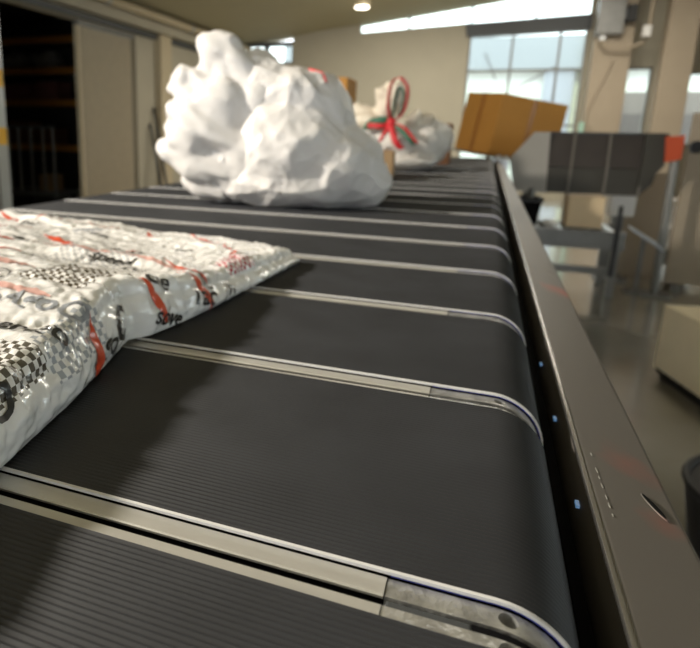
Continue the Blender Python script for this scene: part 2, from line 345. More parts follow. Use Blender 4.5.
MB().box(-6.75, -5.75, 6.95, 7.5, .14, .2).build('deck', M['rackpost'], tr_)
for x in (-6.62, -6.44, -6.22, -6.0, -5.82): MB().tube([(x, 7.0, .2), (x, 7.0, 1.12)], .022, 8).build('bar', M['grey_steel'], tr_)
MB().tube([(-6.66, 7.0, 1.12), (-5.78, 7.0, 1.12)], .02, 8).build('top_rail', M['rackpost'], tr_)
for x in (-6.65, -5.85):
    for y in (7.02, 7.42): MB().tube([(x-.015, y, .07), (x+.015, y, .07)], .07, 14).build('wheel', M['black'], tr_)
tag(MB().box(-6.2, -5.95, 7.1, 7.35, .2, .44).build('small_carton', M['carton2'], bevel=.005), 'small tan carton standing in the cage trolley', 'carton')
ps = thing('door_post', 'pale post with yellow marks at the near edge of the store opening', 'post', (-4.93, 5.0, 0))
MB().box(-4.98, -4.88, 4.93, 5.08, 0, 2.5).build('post', M['galv'], ps)
for z in (1.02, 1.62): MB().box(-4.879, -4.874, 4.94, 5.07, z-.09, z+.09).build('yellow_mark', M['yellow'], ps)
MB().box(-5.0, -4.86, 4.91, 5.10, 0, .02).build('foot', M['galv'], ps)
# ceiling lamp
lm = thing('ceiling_lamp', 'small round lit lamp on the sloping ceiling', 'lamp', (-2.15, 10.3, ceil_z(-2.15)))
lz = ceil_z(-2.15)-.02
MB().tube([(-2.15, 10.3, lz+.03), (-2.15, 10.3, lz-.04)], .13, 20).build('housing', M['cream'], lm)
MB().tube([(-2.15, 10.3, lz-.04), (-2.15, 10.3, lz-.06)], .11, 20).build('diffuser', M['lampglow'], lm)

# outside the windows
ob = thing('neighbouring_building', 'pale neighbouring building with a grey roof band seen through the large window', 'building', (0.4, 19, 0))
MB().box(-6, 9, 19, 23, 0, 2.55).build('wall', mat('pale_render', (0.85, 0.9, 0.8), .8), ob)
MB().box(-6.2, 9.2, 18.7, 23.2, 2.9, 3.75).build('roof_band', mat('grey_roof_band', (0.33, 0.36, 0.38), .6), ob)
MB().box(-6, 9, 19.1, 22.9, 2.55, 2.9).build('upper_wall', mat('light_render', (0.8, 0.8, 0.78), .8), ob)
MB().box(2.15, 2.55, 18.6, 18.98, 0, 4.2).build('yellow_downpipe', mat('faded_yellow', (0.62, 0.5, 0.22), .7), ob)
MB().box(1.25, 2.0, 18.85, 18.98, 0, 2.85).build('door', mat('grey_blue_door', (0.42, 0.45, 0.5), .6), ob)

yw = thing('yard_wall', 'beige yard wall with a grey plinth outside the narrow right windows', 'wall', (4.6, 15.1, 0))
MB().box(2.35, 7.5, 15, 15.15, 1.6, 2.05).build('upper_band', mat('beige_render', (0.30, 0.27, 0.25), .8), yw); MB().box(2.35, 7.5, 14.98, 15.17, 0, 1.6).build('plinth', mat('grey_plinth', (0.19, 0.17, 0.165), .8), yw)
# columns and fittings on the right
def column(x0, x1, y, lab):
    c0 = thing('concrete_column', lab, 'column', ((x0+x1)/2, y, 0))
    MB().box(x0, x1, y-.15, y+.15, 0, ceil_z(x0)+.02).build('shaft', M['column'], c0, bevel=.015)
    MB().box(x0-.04, x1+.04, y-.19, y+.19, 0, .1).build('base', M['column'], c0)
column(1.42, 1.96, 11.5, 'beige column carrying the grey cabinet, beside the large window')
column(2.36, 2.76, 11.3, 'bare beige column, further right than the one with the cabinet')
eb = thing('electrical_cabinet', 'grey electrical cabinet mounted high on the left beige column', 'cabinet', (1.6, 11.25, 2.66))
MB().box(1.40, 1.77, 11.16, 11.35, 2.68, 3.2).build('case', M['grey_steel'], eb, bevel=.01)
MB().box(1.42, 1.75, 11.145, 11.16, 2.70, 3.18).build('door', M['grey_steel'], eb)
MB().box(1.80, 1.92, 11.12, 11.35, 2.86, 3.1).build('switch_lever', M['black'], eb)
MB().box(1.77, 1.80, 11.2, 11.35, 2.9, 3.05).build('bracket', M['lintel'], eb)
MB().tube([(1.5, 11.2, 2.68), (1.5, 11.18, 2.58), (1.56, 11.17, 2.5), (1.7, 11.16, 2.48), (1.95, 11.12, 2.49), (2.06, 11.1, 2.54), (2.1, 11.1, 2.65), (2.1, 11.1, 3.68)], .024, 8).build('conduit', M['column'], eb, smooth=True, auto=60)
MB().box(2.02, 2.12, 11.05, 11.15, 2.62, 2.78).build('junction_box', M['white'], eb)
MB().box(1.46, 1.54, 11.16, 11.22, 2.6, 2.66).build('clamp', M['galv'], eb)
tag(MB().tube([(1.44, 11.33, 1.0), (1.44, 11.33, 1.5), (1.46, 11.33, 1.56), (1.72, 11.33, 2.3)], .012, 6).build('hanging_cable', M['column'], smooth=True), 'thin brown cable slanting down the column below the cabinet', 'cable')
tag(MB().box(1.36, 1.42, 11.2, 11.4, 0, 1.35).build('green_post', mat('pale_green_paint', (0.35, 0.55, 0.45), .6)), 'pale green post at the foot of the left beige column', 'post')

# ------------------------------------------------------------------ sorter carriers
PITCH, BW = 0.200, 0.175
ZT = 0.95; RX, RL, RAD = 0.005, -0.955, 0.035; RZ = ZT-RAD
car = thing('sorter_carrier', 'x', 'conveyor carrier', (0, 0, 0.85))
def section(r, a_end=-60, nR=18, nL=10):
    return arc(RX, RZ, r, a_end, 90, nR)+[(-0.3, RZ+r), (-0.6, RZ+r)]+arc(RL, RZ, r, 90, 180-a_end, nL)
def norm_at(i, pts, r):
    x, z = pts[i]
    if x > RX: v = Vector((x-RX, 0, z-RZ))
    elif x < RL: v = Vector((x-RL, 0, z-RZ))
    else: v = Vector((0, 0, 1))
    return v.normalized()
pts = section(RAD); NP = len(pts); NR = 60; SUB = 5
mb = MB(); rows = NR*SUB
for j in range(rows+1):
    y = BW*j/rows; d = 0.0010*(0.5-0.5*math.cos(2*math.pi*(j % SUB)/SUB))
    if j in (0, rows): d = 0
    for i in range(NP):
        nv = norm_at(i, pts, RAD); mb.v.append(Vector((pts[i][0]-nv.x*d, y, pts[i][1]-nv.z*d)))
for j in range(rows):
    for i in range(NP-1): q = j*NP+i; mb.f.append((q, q+1, q+NP+1, q+NP))
# inner face closing the belt thickness
pin = section(RAD-.0022); o0 = len(mb.v)
for y in (0, BW): mb.v += [Vector((x, y, z)) for x, z in pin]
for i in range(NP-1):
    mb.f.append((o0+i, o0+NP+i, o0+NP+i+1, o0+i+1)); mb.f.append((i, o0+i, o0+i+1, i+1)); mb.f.append((rows*NP+i, rows*NP+i+1, o0+NP+i+1, o0+NP+i))
mb.build('belt', M['rubber'], car, smooth=True, auto=70)
belt = car.children[0]
def ring_strip(r0_, r1_, y0, y1, a_end, x_from=None):
    A, Bq = section(r0_, a_end), section(r1_, a_end)
    if x_from is not None:
        A = arc(RX, RZ, r0_, a_end, 90, 18)+[(x_from, RZ+r0_)]; Bq = arc(RX, RZ, r1_, a_end, 90, 18)+[(x_from, RZ+r1_)]
    n = len(A); m = MB()
    m.v = [Vector((x, y, z)) for (L_, y) in ((A, y0), (Bq, y0), (A, y1), (Bq, y1)) for x, z in L_]
    for i in range(n-1):
        m.f += [(i, i+1, n+i+1, n+i), (2*n+i, 3*n+i, 3*n+i+1, 2*n+i+1), (i, 2*n+i, 2*n+i+1, i+1), (n+i, n+i+1, 3*n+i+1, 3*n+i)]
    m.f += [(0, n, 3*n, 2*n), (n-1, 3*n-1, 4*n-1, 2*n-1)]
    return m
ring_strip(RAD+.0001, RAD-.0013, -.0013, .0004, -50).build('cut_edge', M['belt_edge'], belt, smooth=True, auto=40, label='white cut edge of the belt')
ring_strip(RAD-.0013, RAD-.0021, -.0010, .0003, -50, -.034).build('belt_liner', M['blue'], belt, smooth=True, auto=40, label='blue underside showing at the belt edge')
def rail(y0, y1):
    z1 = ZT-.0023; return MB().prism_x([(y0, z1-.0016), (y1, z1-.0016), (y1, z1-.0006), (y1-.0006, z1), (y0+.0006, z1), (y0, z1-.0006)], -0.954, -0.0352)
rail(-.0120, -.0012).build('side_rail', M['rail'], car); rail(.1752, .1835).build('side_rail', M['rail'], car)
def block_mesh(y0, y1, sgn, hole):
    r = RAD-.0028; zt = RZ+r
    prof = [(-.0348, .885), (-.0348, zt)] + [(x, z) for x, z in reversed(arc(RX, RZ, r, -20, 90, 22))] + [(RX+.02, .885)]
    if sgn < 0: prof = [(RX+RL-x, z) for x, z in prof]
    mb_ = MB().prism_y(prof, y0, y1)
    o = mb_.build('end_block', M['cast'], car)
    if hole:
        cx, cy = hole; cut = MB().tube([(cx, cy, zt-.008), (cx, cy, zt+.01)], .0035, 20).build('cutter', M['cast'])
        md = o.modifiers.new('b', 'BOOLEAN'); md.operation = 'DIFFERENCE'; md.object = cut; md.solver = 'EXACT'
        bpy.context.view_layer.update(); dg = bpy.context.evaluated_depsgraph_get()
        cut.location = (0, 0, 0); o2 = None
        # the block lives in its parent's space: shift the cutter the same way for the evaluation
        me = bpy.data.meshes.new_from_object(o.evaluated_get(dg), depsgraph=dg)
        o.modifiers.clear(); o.data = me; bpy.data.objects.remove(cut)
    for p in o.data.polygons: p.use_smooth = True
    o.data.set_sharp_from_angle(angle=math.radians(30))
    return o
block_mesh(-.0117, -.0016, 1, (.0095, -.0060)); block_mesh(.1753, .1834, 1, (.0095, .1794))
block_mesh(-.0117, -.0016, -1, None); block_mesh(.1753, .1834, -1, None)
MB().box(-.034, -.003, .1836, .1882, .90, .9460).build('gap_seal', M['slotdark'], car, bevel=.001)
ring_strip(RAD-.0042, RAD-.012, .1836, .1882, -30, -.003).build('gap_filler', M['deepblack'], car)
MB().box(-.954, RX, -.0116, .1833, .85, .9456).box(-.95, RX, -.0118, .188, .85, .905).build('carrier_body', M['deepblack'], car)
for x in (RX, RL):
    MB().tube([(x, -.001, RZ), (x, .176, RZ)], .0305, 20).build('roller', M['deepblack'], car, smooth=True, auto=40)
ORD = ['first', 'second', 'third', 'fourth', 'fifth', 'sixth', 'seventh', 'eighth', 'ninth', 'tenth', 'eleventh', 'twelfth', 'thirteenth', 'fourteenth', 'fifteenth', 'sixteenth', 'seventeenth', 'eighteenth', 'nineteenth', 'twentieth', 'twenty-first', 'twenty-second', 'twenty-third', 'twenty-fourth', 'twenty-fifth', 'twenty-sixth']
NC = 25
def carrier_label(i):
    base = 'black ribbed belt carrier, %s from the camera' % ORD[i]
    if i == 0: return 'black ribbed belt carrier nearest the camera, in the bottom foreground'
    if i in (1, 2, 3): return base+', partly under the printed parcel'
    if i in (6, 7): return base+', under the big white sack'
    if i == NC-1: return 'black ribbed belt carrier farthest from the camera, by the tilted carton'
    return base+' along the line'
for i in range(NC):
    o = car if i == 0 else copy_tree(car)
    o.location = (0, (i-1)*PITCH, 0.85); o['label'] = carrier_label(i); o['group'] = 'belt carriers along the sorter line'

# ------------------------------------------------------------------ sorter frame, guard rails
fy0, fy1 = -.30, 4.80
fm = thing('conveyor_table', 'dark steel table carrying the line of black belt carriers', 'conveyor frame', (-.47, 2.3, 0))
MB().box(-.93, -.02, fy0, fy1, .80, .8498).build('bed', M['deepblack'], fm)
MB().box(.046, .052, fy0, fy1, .62, .90).build('side_skirt', M['deepblack'], fm)
MB().box(-1.01, -1.0, fy0, fy1, .62, .92).build('side_skirt', M['deepblack'], fm)
MB().box(-1.0, .046, fy0, fy1, .74, .80).build('cross_bed', M['deepblack'], fm)
for y in (-.1, 1.6, 3.2, 4.7):
    for x in (-.96, .0): MB().box(x-.03, x+.03, y-.03, y+.03, 0, .74).build('leg', M['grey_steel'], fm)
def guard(y0, y1, lab, slot=False, far=False):
    t = thing('guard_rail', lab, 'guard rail', (.085, y0, .86), 'steel guard rails along the right side')
    prof = [(.0555, .80), (.0555, .926)]+[(x, z) for x, z in reversed(arc(.0595, .926, .004, 80, 180, 6))][1:]+[(.1015, .9165)]+arc(.1015, .9125, .004, 80, 0, 4)+[(.1055, .86)]
    inner = [(x+(.0012 if x < .1 else -.0012), z-(.0012 if z > .87 else 0)) for x, z in prof]
    n = len(prof); mb = MB(); NY = 24
    for j in range(NY+1):
        y = y0+(y1-y0)*j/NY
        for L_ in (prof, inner):
            for x, z in L_:
                wob = .0006*noise.noise(Vector((x*20, y*7, 3))) if z > .9 else 0
                mb.v.append(Vector((x, y, z+wob)))
    for j in range(NY):
        for i in range(n-1):
            a_ = j*2*n+i; mb.f += [(a_, a_+1, a_+2*n+1, a_+2*n), (a_+n, a_+3*n, a_+3*n+1, a_+n+1)]
    for j in (0, NY):
        for i in range(n-1): a_ = j*2*n+i; mb.f.append((a_, a_+n, a_+n+1, a_+1))
    for j in range(NY):
        for i in (0, n-1): a_ = j*2*n+i; mb.f.append((a_, a_+2*n, a_+3*n, a_+n))
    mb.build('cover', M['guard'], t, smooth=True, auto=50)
    MB().tube([(.0574, y0+.001, .9284), (.0574, y1-.001, .9284)], .0022, 12).build('lip', M['polished'], t, smooth=True, auto=60, label='worn bright inner lip')
    MB().box(.052, .0552, y0, y1, .80, .86).build('mounting_bar', M['deepblack'], t)
    return t
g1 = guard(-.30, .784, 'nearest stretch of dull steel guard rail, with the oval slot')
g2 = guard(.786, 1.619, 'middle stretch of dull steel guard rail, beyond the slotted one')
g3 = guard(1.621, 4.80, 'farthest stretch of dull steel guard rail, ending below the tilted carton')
# oval slot with raised rim on the near rail
def plate_z(x): return .9298-(x-.0603)*(.0133/.0412)
def lens(cx, cy, L_, w, h, rot, dz0):
    m = MB(); n = 24; cs = []
    for ring, (s_, dz) in enumerate(((1.0, 0.0), (.8, h), (.55, h*.9))):
        for k in range(n):
            a_ = 2*math.pi*k/n; lx, ly = math.cos(a_)*w*s_, math.sin(a_)*L_*s_
            x = cx+lx*math.cos(rot)-ly*math.sin(rot); y = cy+lx*math.sin(rot)+ly*math.cos(rot)
            m.v.append(Vector((x, y, plate_z(x)+dz0+dz)))
    for r_ in range(2):
        for k in range(n): m.f.append((r_*n+k, r_*n+(k+1) % n, (r_+1)*n+(k+1) % n, (r_+1)*n+k))
    m.f.append(tuple(2*n+k for k in range(n))); m.f.append(tuple(range(n-1, -1, -1)))
    return m
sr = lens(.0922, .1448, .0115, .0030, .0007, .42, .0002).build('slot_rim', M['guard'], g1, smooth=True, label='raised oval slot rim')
lens(.0918, .1451, .0102, .0022, .0002, .42, .0008).build('slot_opening', M['deepblack'], sr, label='dark oval opening')
for (x, y, s_) in ((.0640, .178, .0025), (.0642, .1585, .0035), (.0643, .150, .002), (.0645, .141, .003), (.0648, .130, .0022), (.0650, .122, .0025), (.0652, .113, .0015)):
    chip = MB(); n_ = 9; tp = []
    for k in range(n_):
        a_ = 2*math.pi*k/n_; jit = .7+.5*rnd.random(); tp.append((x+.0004*jit*math.cos(a_)-.05*(s_*math.sin(a_)), y+s_*jit*math.sin(a_)))
    chip.v = [Vector((px_, py_, plate_z(px_)+h_)) for h_ in (.0001, .0004) for px_, py_ in tp]
    chip.f = [tuple(range(n_, 2*n_))]+[(k, (k+1) % n_, n_+(k+1) % n_, n_+k) for k in range(n_)]
    chip.build('paint_chip', M['rail'], g1, label='bright worn chip')
for gk, ys in ((g1, ((.145, .912), (.270, .908), (.40, .905))),):
    for y, z in ys: MB().box(.0535, .0555, y-.003, y+.003, z-.0009, z+.0009).build('indicator_lamp', M['led'], gk, label='tiny blue indicator lamp')  # blue glints in the gap, made as self-lit studs
# end bracket with bright bolts
eb2 = thing('end_bracket', 'steel bracket with bright bolts at the far end of the guard rail', 'bracket', (.07, 4.83, .86))
MB().box(-.02, .15, 4.805, 4.83, .86, .95).build('plate', M['galv'], eb2, bevel=.004)
for x, z in ((.0, .945), (.075, .955), (.125, .95)): MB().tube([(x, 4.80, z), (x, 4.775, z)], .022, 12).build('bolt', M['white'], eb2)
MB().box(.056, .12, 4.805, 4.86, .80, .862).build('foot', M['galv'], eb2)

# ------------------------------------------------------------------ tilted carton at the end of the line
def rotm(a_, b_, c__): return Matrix.Rotation(a_, 4, 'Z') @ Matrix.Rotation(b_, 4, 'Y') @ Matrix.Rotation(c__, 4, 'X')
BM = Matrix.Translation((0.14, 5.40, 1.181)) @ rotm(0.596, 0.129, 0.069)
bx = thing('tilted_carton', 'large orange-brown carton tilted at the far end of the belt line', 'carton', (0.14, 5.40, 0.95))
hx, hy, hz = .3035, .247, .2375
bo = MB().box(-hx, hx, -hy, hy, -hz, hz, BM).build('box', M['carton'], bx, bevel=.006)
MB().box(-hx-.0015, -hx, -.03, .03, -hz, hz, BM).build('tape', M['tape'], bx, label='brown tape on the end face')
MB().box(-hx, hx, -.03, .03, hz, hz+.0015, BM).build('tape', M['tape'], bx)
MB().box(-.02, .02, -hy-.0015, -hy, -hz, hz, BM).build('seam', M['tape'], bx)
dp = thing('end_slide', 'steel slide plate under the tilted carton at the end of the line', 'slide', (0.14, 5.4, 0))
MB().box(-.42, .36, -.34, .40, -hz-.014, -hz-.002, BM).build('plate', M['grey_steel'], dp)
for x, y, z in ((-.2, 5.25, .93), (.35, 5.3, .85), (-.05, 5.7, .92), (.35, 5.72, .86)): MB().box(x-.03, x+.03, y-.03, y+.03, 0, z).build('leg', M['grey_steel'], dp)

# ------------------------------------------------------------------ discharge chute on the right
CY = 4.8
ch = thing('discharge_chute', 'dark ribbed steel chute wall with a pale end panel, right of the line', 'chute', (.7, CY, 0))
MB().prism_y([(.15, .95), (.30, 1.147), (.405, 1.149), (.425, .705), (.20, .715)], CY-.01, CY+.01).build('end_panel', M['pale_steel'], ch, label='pale grey end panel')
xs = [(.400, .421), (.575, .566), (.803, .797), (1.022, 1.014), (1.13, 1.10)]
for i in range(4):
    (xa, xb), (xc, xd) = xs[i], xs[i+1]; zb = .71 if i < 3 else .73
    ma_, mb2 = (xa+xb)/2, (xc+xd)/2
    MB().hexa([(ma_+.006, CY, .905), (mb2-.006, CY, .905), (xc-.006, CY+.05, 1.141), (xa+.006, CY+.05, 1.141)], [(ma_+.006, CY+.01, .90), (mb2-.006, CY+.01, .90), (xc-.006, CY+.06, 1.141), (xa+.006, CY+.06, 1.141)]).build('upper_panel', M['dark_panel'], ch)
    q = [(xb+.006, CY, .71), (xd-.006, CY, .715 if i < 3 else .80), (mb2-.006, CY, .90), (ma_+.006, CY, .90)]
    MB().hexa(q, [(p[0], p[1]+.012, p[2]) for p in q]).build('lower_panel', M['dark_panel_low'], ch)
for i in (1, 2, 3):
    xa, xb = xs[i]
    MB().strip([(xb, CY-.012, .708), ((xa+xb)/2, CY-.012, .90), (xa, CY+.038, 1.148)], (1, 0, 0), .016, .016).build('rib', M['rib_steel'], ch)
MB().box(.40, 1.13, CY+.03, CY+.09, 1.139, 1.152).build('top_edge', M['lintel'], ch)
MB().prism_y([(1.005, 1.15), (1.14, 1.15), (1.14, .93), (1.07, .83), (1.005, .78)], CY-.03, CY+.03).build('end_plate', M['dark_panel_low'], ch)
MB().prism_y([(1.115, 1.13), (1.225, 1.14), (1.225, .98), (1.135, .955)], CY-.06, CY+.02).build('end_cap', M['orange'], ch, bevel=.006, label='orange end cap')
for x, x2 in ((1.20, 1.225), (.33, .33)):
    MB().tube([(x, CY, .96 if x > 1 else .74), (x2, CY+.02, 0.0)], .028, 8).build('leg', M['grey_steel'], ch)
MB().box(1.13, 1.32, CY-.06, CY+.1, 0, .02).build('foot', M['grey_steel'], ch)

# roller conveyor below the chute with things on it
rc = thing('roller_conveyor', 'low roller conveyor standing below the dark chute', 'conveyor', (.6, 4.8, 0))
for y in (4.62, 5.05): MB().box(.16, .95, y-.02, y+.02, .43, .47).box(.16, .95, y-.02, y+.02, .34, .375).box(.16, .95, y-.01, y+.01, .375, .43).build('side_frame', M['grey_steel'], rc)
for k in range(9): MB().tube([(.22+.082*k, 4.64, .445), (.22+.082*k, 5.03, .445)], .027, 12).build('roller', M['galv'], rc, smooth=True, auto=40)
for x, y in ((.24, 4.62), (.90, 4.62), (.24, 5.05), (.90, 5.05)): MB().box(x-.025, x+.025, y-.025, y+.025, 0, .40).build('leg', M['grey_steel'], rc)
MB().box(.2, .92, 4.60, 4.64, .16, .21).build('cross_bar', M['grey_steel'], rc)
MB().box(.875, .90, 4.57, 4.6, .16, .66).build('post', M['black'], rc)
bb = thing('black_bin', 'black open bin on the roller conveyor below the chute end panel', 'bin', (.31, 4.75, .473))
mbb = MB(); 
mbb.hexa([(.275, 4.66, .474), (.375, 4.66, .474), (.375, 4.84, .474), (.275, 4.84, .474)], [(.235, 4.62, .66), (.395, 4.62, .66), (.395, 4.88, .66), (.235, 4.88, .66)]); mbb.build('tub', M['deepblack'], bb)
rm = MB(); rm.box(.225, .405, 4.61, 4.63, .65, .675); rm.box(.225, .405, 4.87, 4.89, .65, .675); rm.box(.225, .245, 4.63, 4.87, .65, .675); rm.box(.385, .405, 4.63, 4.87, .65, .675); rm.build('rim', M['black'], bb)
c1 = thing('cream_carton', 'cream carton on the roller conveyor right of the black bin', 'carton', (.69, 4.84, .473))
MB().box(.575, .812, 4.72, 5.0, .474, .70).build('box', M['cream_lit'], c1, bevel=.005); MB().box(.575, .812, 4.84, 4.88, .70, .702).build('tape', M['tape'], c1)
tag(MB().tube([(.47, 4.72, .4725), (.47, 4.72, .50), (.47, 4.72, .52)], [.055, .06, .03], 16).build('pale_dish', M['white'], smooth=True, auto=40), 'small pale dish on the roller conveyor between bin and cream carton', 'dish')
wt = thing('white_crate', 'white crate on a stand behind the roller conveyor', 'crate', (.98, 5.3, 0))
MB().box(.92, 1.10, 5.2, 5.45, .52, .74).build('crate', M['white'], wt, bevel=.01); MB().box(.97, 1.05, 5.28, 5.36, .02, .52).build('stand', M['grey_steel'], wt); MB().box(.90, 1.12, 5.2, 5.44, 0, .02).build('foot', M['grey_steel'], wt)
tag(MB().hexa([(1.02, 5.48, .0), (1.36, 5.48, 0), (1.36, 5.52, .86), (1.02, 5.52, .78)], [(1.02, 5.50, 0), (1.36, 5.50, 0), (1.36, 5.54, .86), (1.02, 5.54, .78)]).build('cardboard_sheet', M['column']), 'brown cardboard sheet standing behind the chute leg', 'sheet')
wp = thing('white_carton', 'white upright carton on a grey dolly right of the chute leg', 'carton', (1.5, 5.7, .22))
MB().box(1.42, 1.58, 5.6, 5.85, .222, .63).build('box', M['white'], wp, bevel=.008); MB().box(1.42, 1.58, 5.70, 5.74, .63, .632).build('tape', M['tape'], wp)
dl = thing('grey_dolly', 'grey dolly under the white upright carton', 'dolly', (1.5, 5.7, 0))
MB().box(1.38, 1.64, 5.56, 5.9, .10, .22).build('deck', M['grey_steel'], dl)
for x in (1.42, 1.6):
    for y in (5.6, 5.86): MB().tube([(x-.012, y, .05), (x+.012, y, .05)], .05, 12).build('wheel', M['black'], dl)
pt = thing('pale_plate', 'pale blue plate tilted on a low stand before the cardboard sheet', 'plate', (1.12, 4.86, 0))
MB().hexa([(1.03, 4.80, .455), (1.22, 4.72, .335), (1.22, 4.95, .345), (1.03, 5.0, .465)], [(1.03, 4.80, .475), (1.22, 4.72, .36), (1.22, 4.95, .37), (1.03, 5.0, .485)]).build('tray', M['paleblue'], pt, bevel=.004)
MB().box(1.10, 1.13, 4.85, 4.88, 0, .41).build('stand', M['grey_steel'], pt); MB().box(1.04, 1.19, 4.8, 4.94, 0, .015).build('foot', M['grey_steel'], pt)
br = thing('beige_partition', 'beige partition panel at the right, with a black knob', 'partition', (1.6, 5.2, 0))
MB().box(1.345, 1.95, 5.1, 5.14, .04, 1.30).build('panel', M['column'], br, bevel=.006)
MB().tube([(1.385, 5.095, 1.06), (1.385, 5.05, 1.06)], .045, 14).build('knob', M['black'], br)
for x in (1.40, 1.88): MB().box(x-.03, x+.03, 5.0, 5.2, 0, .045).build('foot', M['grey_steel'], br)

# cream carton on a dark base, near right
cm = Matrix.Translation((.835, 3.03, 0)) @ Matrix.Rotation(math.radians(15), 4, 'Z')
nb = thing('large_cream_carton', 'large cream carton standing on the floor right of the guard rail', 'carton', (1.1, 2.9, .05))
MB().box(0, .62, -.55, 0, .052, .36, cm).build('box', M['cream_big'], nb, bevel=.006)
MB().box(.29, .33, -.55, 0, .36, .362, cm).build('tape', M['tape'], nb)
pb = thing('low_black_pallet', 'low black pallet under the large cream carton', 'pallet', (1.1, 2.9, 0))
for k in range(5): MB().box(.01, .62, -.53+k*.11, -.45+k*.11, .03, .05, cm).build('slat', M['black'], pb)
for k in (0.03, .3, .57): MB().box(k, k+.05, -.53, -.01, 0, .03, cm).build('skid', M['black'], pb)
tb = thing('black_tub', 'round black tub on the floor right of the near guard rail', 'tub', (.845, 1.62, 0))
MB().tube([(.845, 1.62, 0), (.845, 1.62, .02), (.845, 1.62, .16), (.845, 1.62, .19)], [.20, .22, .245, .245], 32).build('body', M['black'], tb, smooth=True, auto=40)
tpts = [(.845+.245*math.cos(2*math.pi*k/32), 1.62+.245*math.sin(2*math.pi*k/32), .19) for k in range(32)]
MB().tube(tpts, .012, 8, closed=True).build('rim', M['black'], tb, smooth=True)

# ------------------------------------------------------------------ cartons behind and beside the sacks
def carton(name, x0, x1, y0, y1, z0, z1, m, lab, rot=0):
    t = thing(name, lab, 'carton', ((x0+x1)/2, (y0+y1)/2, z0)); mt = Matrix.Translation(((x0+x1)/2, (y0+y1)/2, 0)) @ Matrix.Rotation(rot, 4, 'Z') @ Matrix.Translation((-(x0+x1)/2, -(y0+y1)/2, 0))
    MB().box(x0, x1, y0, y1, z0, z1, mt).build('box', m, t, bevel=.004)
    ym = (y0+y1)/2; MB().box(x0, x1, ym-.02, ym+.02, z1, z1+.0012, mt).build('tape', M['tape'], t)
    return t
carton('small_tan_carton', -.56, -.345, 2.08, 2.30, .951, 1.055, M['carton2'], 'small tan carton on the belt beside the big white sack', .10)
carton('tall_carton', -1.0, -.765, 3.2, 3.46, .951, 1.415, M['carton'], 'tall orange-brown carton on the belt behind the big white sack', 0)
carton('dark_carton', -.5, -.215, 3.45, 3.7, .951, 1.18, M['carton3'], 'dark brown carton on the belt behind the beribboned sack', 0)

# ------------------------------------------------------------------ crumpled sacks
def crumple(p, seed, layers, along=None):
    if along: p = p-along*(p.dot(along)*.78)
    q = p+Vector((seed*3.7, seed*1.3, seed*2.1)); c = 0
    w = Vector((noise.noise(q*5), noise.noise(q*5+Vector((9, 4, 2))), noise.noise(q*5+Vector((1, 7, 5)))))*.05
    for i, (s1, a1) in enumerate(layers):
        n_ = abs(noise.noise((q+w)*s1+Vector((i*11, 0, i*5)))); c += a1*(.22-min(.5, n_))*2
    return c
def sack_mesh(name, blobs, tubes, m, parent, voxel, seed, cr, floor_z, smooth_it=4, dec=0, soft=4, along=None):
    bm = bmesh.new()
    for (c, r, rot) in blobs:
        mt = Matrix.Translation(c) @ Matrix.Rotation(rot[2], 4, 'Z') @ Matrix.Rotation(rot[1], 4, 'Y') @ Matrix.Rotation(rot[0], 4, 'X') @ Matrix.Diagonal((*r, 1))
        bmesh.ops.create_icosphere(bm, subdivisions=3, radius=1, matrix=mt)
    me = bpy.data.meshes.new(name); bm.to_mesh(me); bm.free()
    mb = MB()
    for (p, r) in tubes: mb.tube(p, r, 12)
    bm = bmesh.new(); bm.from_mesh(me)
    if tubes:
        me2 = bpy.data.meshes.new('t'); me2.from_pydata([tuple(v) for v in mb.v], [], mb.f); bm.from_mesh(me2); bpy.data.meshes.remove(me2)
    bmesh.ops.recalc_face_normals(bm, faces=bm.faces); bm.to_mesh(me); bm.free()
    o = bpy.data.objects.new(name, me); COL.objects.link(o)
    md = o.modifiers.new('r', 'REMESH'); md.mode = 'VOXEL'; md.voxel_size = voxel
    ms = o.modifiers.new('s', 'SMOOTH'); ms.factor = .5; ms.iterations = smooth_it
    if dec:
        dc = o.modifiers.new('d', 'DECIMATE'); dc.ratio = dec
        sb = o.modifiers.new('u', 'SUBSURF'); sb.subdivision_type = 'SIMPLE'; sb.levels = 4; sb.render_levels = 4
        m2 = o.modifiers.new('s2', 'SMOOTH'); m2.factor = .5; m2.iterations = soft
    bpy.context.view_layer.update(); dg = bpy.context.evaluated_depsgraph_get()
    me3 = bpy.data.meshes.new_from_object(o.evaluated_get(dg), depsgraph=dg); o.modifiers.clear()
    nr = [v.normal.copy() for v in me3.vertices]; off = Vector(root_of(parent).location)
    for v, nv in zip(me3.vertices, nr):
        v.co = v.co+nv*crumple(v.co, seed, cr, along)
        v.co.z = max(v.co.z, floor_z+.002*noise.noise(v.co*30))
        v.co -= off
    for p in me3.polygons: p.use_smooth = True
    me3.materials.clear(); me3.materials.append(m); o.data = me3; o.parent = parent
    return o
Z0 = .9515
bag = thing('white_sack', 'big crumpled white sack with a gathered neck, standing on the belt', 'sack', (-.5, 1.2, .95))
